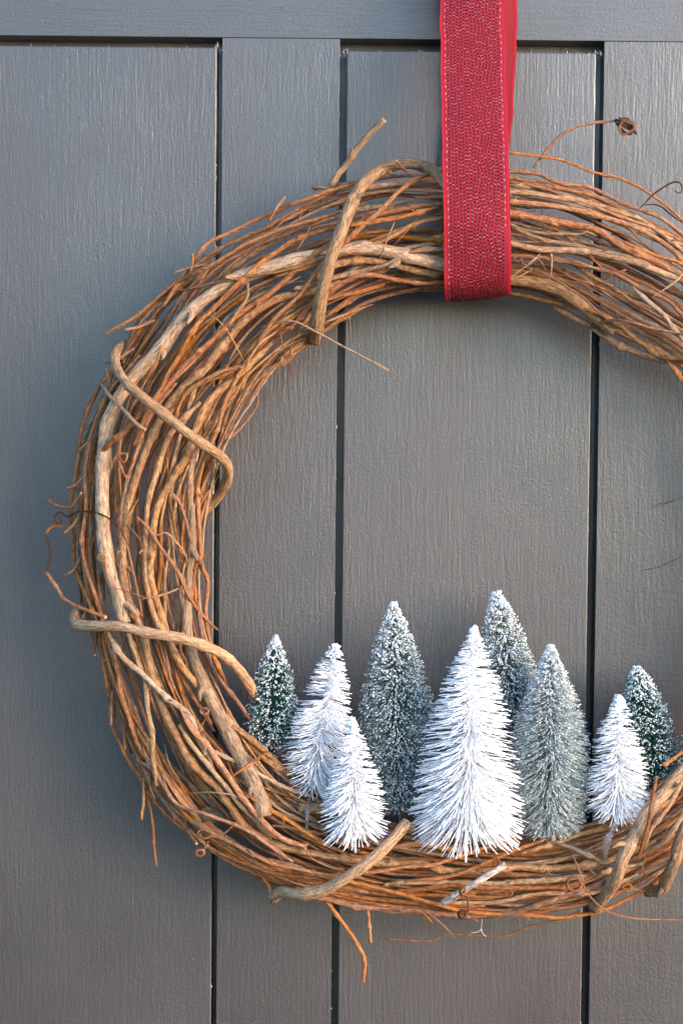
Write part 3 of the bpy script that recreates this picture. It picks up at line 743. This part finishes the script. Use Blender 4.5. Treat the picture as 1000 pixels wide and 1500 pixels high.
def strokes(name, items, m):
    """items: (s, a, ang, length, width) thin raised yarn strokes on the front of the ribbon"""
    V, F = [], []
    for (s, a, ang, ln, wd) in items:
        ds, da = math.sin(ang), math.cos(ang)
        k = len(V)
        for (e, h, l) in ((-1, 0, 0.0003), (-0.4, 1, 0.0003), (0.4, 1, 0.0003), (1, 0, 0.0003), (0.4, -1, 0.0003), (-0.4, -1, 0.0003)):
            S_ = s + (ds * e * ln + da * h * wd) / 2; A_ = a + (da * e * ln - ds * h * wd) / 2 / RW
            V.append(rib_pt(S_, min(1, max(0, A_)), 0.00025 + 0.00008))
        V.append(rib_pt(s, a, 0.00025 + 0.00022))
        for i in range(6): F.append((k + i, k + (i + 1) % 6, k + 6))
    o = fast_mesh(name, np.array(V), np.array(F), m, ribbon, False); o['kind'] = 'stuff'
    return o


dark, pink, thread = [], [], []
s_end = Lc[i_turn] + 0.004
pitch = 0.00215; PER = 0.0235
colw = 0.00195
ncol = int((RW - 0.0062) / colw)
s = 0.02
for row in range(int((s_end - 0.02) / pitch)):
    s = 0.02 + row * pitch
    for ci in range(ncol):
        x = 0.0031 + (ci + 0.5) * colw
        up = 1 if ci % 2 else -1
        ang = up * 0.85
        if ci >= 5:                                     # cable: strokes lean over in travelling bands
            ph = ((s + 0.0) / PER) % 1.0; d = (ci - 5) / max(1, ncol - 6)
            z = math.sin(2 * math.pi * (ph - d * 0.55))
            edge = abs(d - 0.5) * 2
            if z > 0.15: ang = 0.75 + 0.25 * random.uniform(-1, 1) + (0.6 if edge < 0.5 else 0.0)
            elif edge > 0.72: ang = up * 0.25 + random.uniform(-0.15, 0.15)
            x += colw * 0.55 * math.sin(2 * math.pi * (ph - 0.1)) * (1 - edge * edge)
        ang += random.gauss(0, 0.06)
        ss = s + (pitch * 0.5 if ci % 4 in (1, 2) else 0) + random.gauss(0, 0.00008)
        dark.append((ss, x / RW, ang, 0.0022, 0.0009))
        if random.random() < 0.3:
            pink.append((ss + pitch * 0.5, x / RW, ang, 0.0013, 0.00026))
    for a0 in (0.0024, RW - 0.0026):
        pass
s = 0.02
while s < s_end - 0.004:
    for a0, lim in ((0.0026, 1.0), (RW - 0.0028, 0.78)):
        if s < 0.02 + (s_end - 0.02) * lim:
            thread.append((s + random.gauss(0, 0.0002), a0 / RW, math.pi / 2 + random.gauss(0, 0.06), 0.0019, 0.00032))
    s += 0.0042
strokes('knit_stitches', dark, m_yarn)
strokes('pink_flecks', pink, m_pink)
strokes('edge_stitching', thread, m_thread)

# ------------------------------------------------------------------ bottle-brush trees
def octa(cs, sx, normals=None):
    """little lumps of flock: jittered octahedra at cs (n,3) with size sx (n,)"""
    n = len(cs)
    base = np.array([[1, 0, 0], [0, 1, 0], [-1, 0, 0], [0, -1, 0], [0, 0, 1], [0, 0, -1]], dtype=float)
    v = base[None] * sx[:, None, None] * rng.uniform(0.55, 1.35, (n, 6, 1))
    # random rotation
    qn = rng.normal(0, 1, (n, 4)); qn /= np.linalg.norm(qn, axis=1)[:, None]; w, x, y, z = qn.T
    Rm = np.stack([np.stack([1 - 2 * (y * y + z * z), 2 * (x * y - z * w), 2 * (x * z + y * w)], -1),
                   np.stack([2 * (x * y + z * w), 1 - 2 * (x * x + z * z), 2 * (y * z - x * w)], -1),
                   np.stack([2 * (x * z - y * w), 2 * (y * z + x * w), 1 - 2 * (x * x + y * y)], -1)], 1)
    v = np.einsum('nij,nkj->nki', Rm, v) + cs[:, None]
    f = np.array([[0, 1, 4], [1, 2, 4], [2, 3, 4], [3, 0, 4], [1, 0, 5], [2, 1, 5], [3, 2, 5], [0, 3, 5]])
    F = (f[None] + (np.arange(n) * 6)[:, None, None]).reshape(-1, 3)
    return v.reshape(-1, 3), F


def bristle_mesh(paths, rads, sides=3):
    """paths (n,p,3), rads (n,p)"""
    n, p, _ = paths.shape
    T = np.gradient(paths, axis=1); T /= np.linalg.norm(T, axis=2)[..., None] + 1e-12
    ref = np.broadcast_to(np.array([0.13, 0.31, 0.94]), T.shape)
    U = np.cross(T, ref); U /= np.linalg.norm(U, axis=2)[..., None] + 1e-9
    V = np.cross(T, U)
    a = np.arange(sides) * 2 * math.pi / sides
    v = paths[:, :, None] + rads[:, :, None, None] * (U[:, :, None] * np.cos(a)[None, None, :, None] + V[:, :, None] * np.sin(a)[None, None, :, None])
    i = np.arange(p - 1)[:, None] * sides; j = np.arange(sides)[None]; k = (j + 1) % sides
    q = np.stack([i + j, i + k, i + sides + k, i + sides + j], -1).reshape(-1, 4)
    Q = (q[None] + (np.arange(n) * p * sides)[:, None, None]).reshape(-1, 4)
    cap = (np.arange(n) * p * sides + (p - 1) * sides)[:, None] + np.arange(sides)[None]
    return v.reshape(-1, 3), Q, cap


def brush_tree(label, tip, base, depth, prof, style, count, tilt=0.0, group=None, depth_tip=None):
    """tip/base photo pixels; prof: list of (fraction from tip, half width px)"""
    B = np.array(at(*base, depth)); Tp = np.array(at(*tip, depth if depth_tip is None else depth_tip))
    H = np.linalg.norm(Tp - B); Z = (Tp - B) / H
    X = np.cross(Z, [0, -1.0, 0]); X /= np.linalg.norm(X); Y = np.cross(Z, X)
    root = empty('bottle_brush_tree', tuple(B))
    tag(root, label, 'miniature tree', group or 'bottle brush trees standing on the wreath')
    pf = np.array([p[0] for p in prof]); pw = np.array([p[1] for p in prof]) * S * (1 + depth / DIST)
    # twisted wire stem
    st = np.linspace(-0.05, 0.985, 60)
    for ph in (0, math.pi):
        P = B + Z * (st * H)[:, None] + 0.0005 * (np.cos(st * 150 + ph)[:, None] * X + np.sin(st * 150 + ph)[:, None] * Y)
        v, qd, cp, _a = tube_arrays(P, np.full(60, 0.00055), 6)
        fast_mesh('stem_wire', v, [qd, cp], m_wire if style[0] != 'white' else m_white, root)
    kind, thick = style
    n = count
    white = kind == 'white'
    # height of each root, denser where the brush is wide
    f = rng.uniform(0.0, 1.0, n * 3)
    keep = rng.uniform(0, 1, n * 3) < 0.45 + 0.55 * np.interp(f, pf, pw) / pw.max(); f = f[keep][:n]; n = len(f)     # f: 0 tip .. 1 base, where the bristle ENDS
    turn = f * H / 0.0052 * 2 * math.pi * 0.5
    az = turn + rng.choice([0, math.pi], n) + rng.normal(0, 0.85, n)
    if white:                                   # bristles leave the wire in small tufts
        tf = np.repeat(np.arange((n + 1) // 2), 2)[:n]
        f = np.clip(f[tf] + rng.normal(0, 0.012, n), 0.004, 1); az = az[tf] + rng.normal(0, 0.3, n)
    Rr = np.interp(f, pf, pw) * rng.uniform(0.82, 1.07, n)
    if white: Rr *= np.where(rng.uniform(0, 1, n) < 0.12, rng.uniform(0.6, 0.9, n), 1.0)
    drop = np.interp(f, [0, 0.12, 0.3, 0.6, 0.85, 1.0], [-0.25, 0.0, 0.12, 0.3, 0.55, 1.3] if white else [-0.3, 0.0, 0.15, 0.32, 0.5, 0.8]) * Rr
    drop = drop + rng.normal(0, 0.09, n) * Rr
    zt = (1 - f) * H
    zr = np.clip(zt + drop, 0.0, H * 0.985)
    zt = np.minimum(zt, H * 1.01)
    p = 5 if white else 4
    ss = np.linspace(0, 1, p)
    rad = X[None] * np.cos(az)[:, None] + Y[None] * np.sin(az)[:, None]
    sidev = -X[None] * np.sin(az)[:, None] + Y[None] * np.cos(az)[:, None]
    bend = rng.normal(0, 0.14, n)
    paths = np.zeros((n, p, 3))
    for i, s_ in enumerate(ss):
        out = Rr * s_; vert = zr + (zt - zr) * s_ ** 0.62
        paths[:, i] = B + Z * vert[:, None] + rad * out[:, None] + sidev * (bend * Rr * s_ * s_)[:, None]
    if white: paths[:, 1:] += rng.normal(0, 0.0003, (n, p - 1, 3))
    th = thick * (np.array([1.0, 1.0, 1.0, 1.0, 0.9]) if white else np.array([1, 1, 0.95, 0.8]))[None] * rng.uniform(0.75, 1.25, (n, 1))
    v, Q, cap = bristle_mesh(paths, np.broadcast_to(th, (n, p)).copy(), 4 if white else 3)
    o = fast_mesh('bristles', v, [Q, cap], {'white': m_white, 'dark': m_green, 'frost': m_frost, 'sage': m_sage}[kind], root, True)
    o['kind'] = 'stuff'
    # flock
    if white:
        nf = int(n * 0.30)
        c1 = B + Z * (rng.uniform(0.03, 1.0, nf) * H)[:, None] + rng.normal(0, 0.0006, (nf, 3)); s1 = rng.uniform(0.0005, 0.0012, nf)
        nt_ = 70
        h = rng.uniform(0.935, 1.005, nt_); wd = np.interp(1 - h, pf, pw) * 0.85
        aa = rng.uniform(0, 6.28, nt_)
        c2 = B + Z * (h * H)[:, None] + (X[None] * np.cos(aa)[:, None] + Y[None] * np.sin(aa)[:, None]) * (wd * np.sqrt(rng.uniform(0, 1, nt_)))[:, None]
        cs = np.vstack([c1, c2]); sx = np.concatenate([s1, rng.uniform(0.0007, 0.0017, nt_)])
    else:
        per = {'dark': 2.4, 'frost': 4.2, 'sage': 3.0}[kind]; nf = int(n * per)
        i = rng.integers(0, n, nf)
        lo = {'dark': 0.65, 'frost': 0.35, 'sage': 0.25}[kind]
        s_ = 1 - (1 - lo) * rng.uniform(0, 1, nf) ** 1.6
        x = s_ * (p - 1); k = np.minimum(x.astype(int), p - 2); fr = (x - k)[:, None]
        cs = paths[i, k] * (1 - fr) + paths[i, k + 1] * fr + rng.normal(0, 0.00025, (nf, 3))
        sx = rng.uniform(*{'dark': (0.00024, 0.00062), 'frost': (0.00022, 0.00062), 'sage': (0.0002, 0.00045)}[kind], nf)
        # extra snow towards the tip
        nt_ = int(n * 0.06); h = rng.uniform(0.74, 1.0, nt_); wd = np.interp(1 - h, pf, pw); aa = rng.uniform(0, 6.28, nt_)
        c2 = B + Z * (h * H)[:, None] + (X[None] * np.cos(aa)[:, None] + Y[None] * np.sin(aa)[:, None]) * (wd * rng.uniform(0.6, 1.0, nt_))[:, None]
        cs = np.vstack([cs, c2]); sx = np.concatenate([sx, rng.uniform(0.0005, 0.0011, nt_)])
    v, F = octa(cs, sx)
    o = fast_mesh('flock', v, F, m_snow, root, False); o['kind'] = 'stuff'
    return root


TW = 0.00055     # white bristle radius
TG = 0.00022     # green bristle radius
t1 = brush_tree('small dark green brush tree with white flecks, leftmost of the trees', (404, 931), (396, 1112), -0.046,
                [(0, 2), (.12, 13), (.3, 26), (.5, 36), (.68, 40), (.82, 36), (.93, 20), (1, 8)], ('dark', 0.00022), 2000)
t2 = brush_tree('white brush tree leaning right, beside the leftmost dark green tree', (491, 946), (455, 1168), -0.062,
                [(0, 7), (.08, 17), (.2, 28), (.38, 38), (.58, 47), (.78, 51), (.9, 46), (1, 26)], ('white', 0.00025), 960, depth_tip=-0.058)
t4 = brush_tree('tall frosted green brush tree between two white trees, left of centre', (576, 882), (585, 1192), -0.048,
                [(0, 4), (.1, 19), (.25, 36), (.4, 49), (.5, 56), (.6, 54), (.75, 43), (.88, 33), (1, 27)], ('frost', 0.0002), 3400)
t6 = brush_tree('tall grey frosted brush tree behind the largest white tree', (726, 866), (770, 1165), -0.036,
                [(0, 6), (.1, 20), (.22, 32), (.36, 40), (.5, 45), (.65, 45), (.85, 36), (1, 24)], ('frost', 0.0002), 3200)
t7 = brush_tree('wide sage grey frosted brush tree right of the largest white tree', (806, 944), (804, 1226), -0.062,
                [(0, 4), (.1, 18), (.22, 34), (.38, 50), (.52, 58), (.7, 60), (.85, 56), (.95, 48), (1, 36)], ('sage', 0.00024), 4200)
t9 = brush_tree('dark green brush tree with thick snow behind the small right white tree', (931, 976), (964, 1158), -0.042,
                [(0, 5), (.12, 19), (.3, 31), (.5, 38), (.7, 41), (.88, 34), (1, 18)], ('dark', 0.00024), 2000)
t10 = brush_tree('dark green brush tree cut off by the right picture edge', (1040, 985), (1035, 1160), -0.055,
                [(0, 6), (.15, 20), (.3, 30), (.5, 38), (.7, 46), (.88, 40), (1, 18)], ('dark', 0.00024), 1500)
t8 = brush_tree('small white brush tree in front of the rightmost snowy green tree', (906, 1020), (902, 1208), -0.074,
                [(0, 5), (.1, 16), (.25, 29), (.42, 38), (.62, 45), (.8, 48), (.92, 43), (1, 26)], ('white', 0.00024), 960)
t5 = brush_tree('largest white brush tree in the centre of the row', (694, 919), (682, 1247), -0.080,
                [(0, 4), (.06, 15), (.14, 28), (.25, 43), (.4, 60), (.55, 71), (.7, 79), (.85, 83), (.95, 78), (1.0, 66), (1.07, 40)], ('white', 0.00026), 1850)
t3 = brush_tree('shortest white brush tree, in front of the left trees', (515, 1053), (520, 1240), -0.082,
                [(0, 4), (.1, 14), (.25, 26), (.45, 39), (.65, 48), (.82, 52), (.95, 47), (1.0, 38)], ('white', 0.00025), 1020)


def glue(parent, pts, rads):
    P = resample([tuple(at(*p)) for p in pts], 0.0008)
    rr = np.interp(np.linspace(0, 1, len(P)), np.linspace(0, 1, len(rads)), np.array(rads) * S * 0.62)
    v, qd, cp, _a = tube_arrays(P, rr, 10)
    o = fast_mesh('glue_drip', v, [qd, cp], m_glue, parent); o['label'] = 'clear drip of dried glue'


glue(t8, [(903, 1205, -0.074), (893, 1222, -0.086), (887, 1240, -0.088), (886, 1258, -0.086)], [8, 6, 4.5, 7.5, 6.5, 4])
glue(t2, [(457, 1160, -0.062), (452, 1176, -0.067), (450, 1190, -0.072), (449, 1216, -0.074)], [4, 6, 7, 4, 2])
glue(t1, [(401, 1112, -0.05), (399, 1132, -0.056), (397, 1160, -0.06)], [3, 2.5, 3, 1.5])
glue(t1, [(408, 1118, -0.05), (408, 1140, -0.054), (409, 1168, -0.058)], [3, 2, 3, 2])
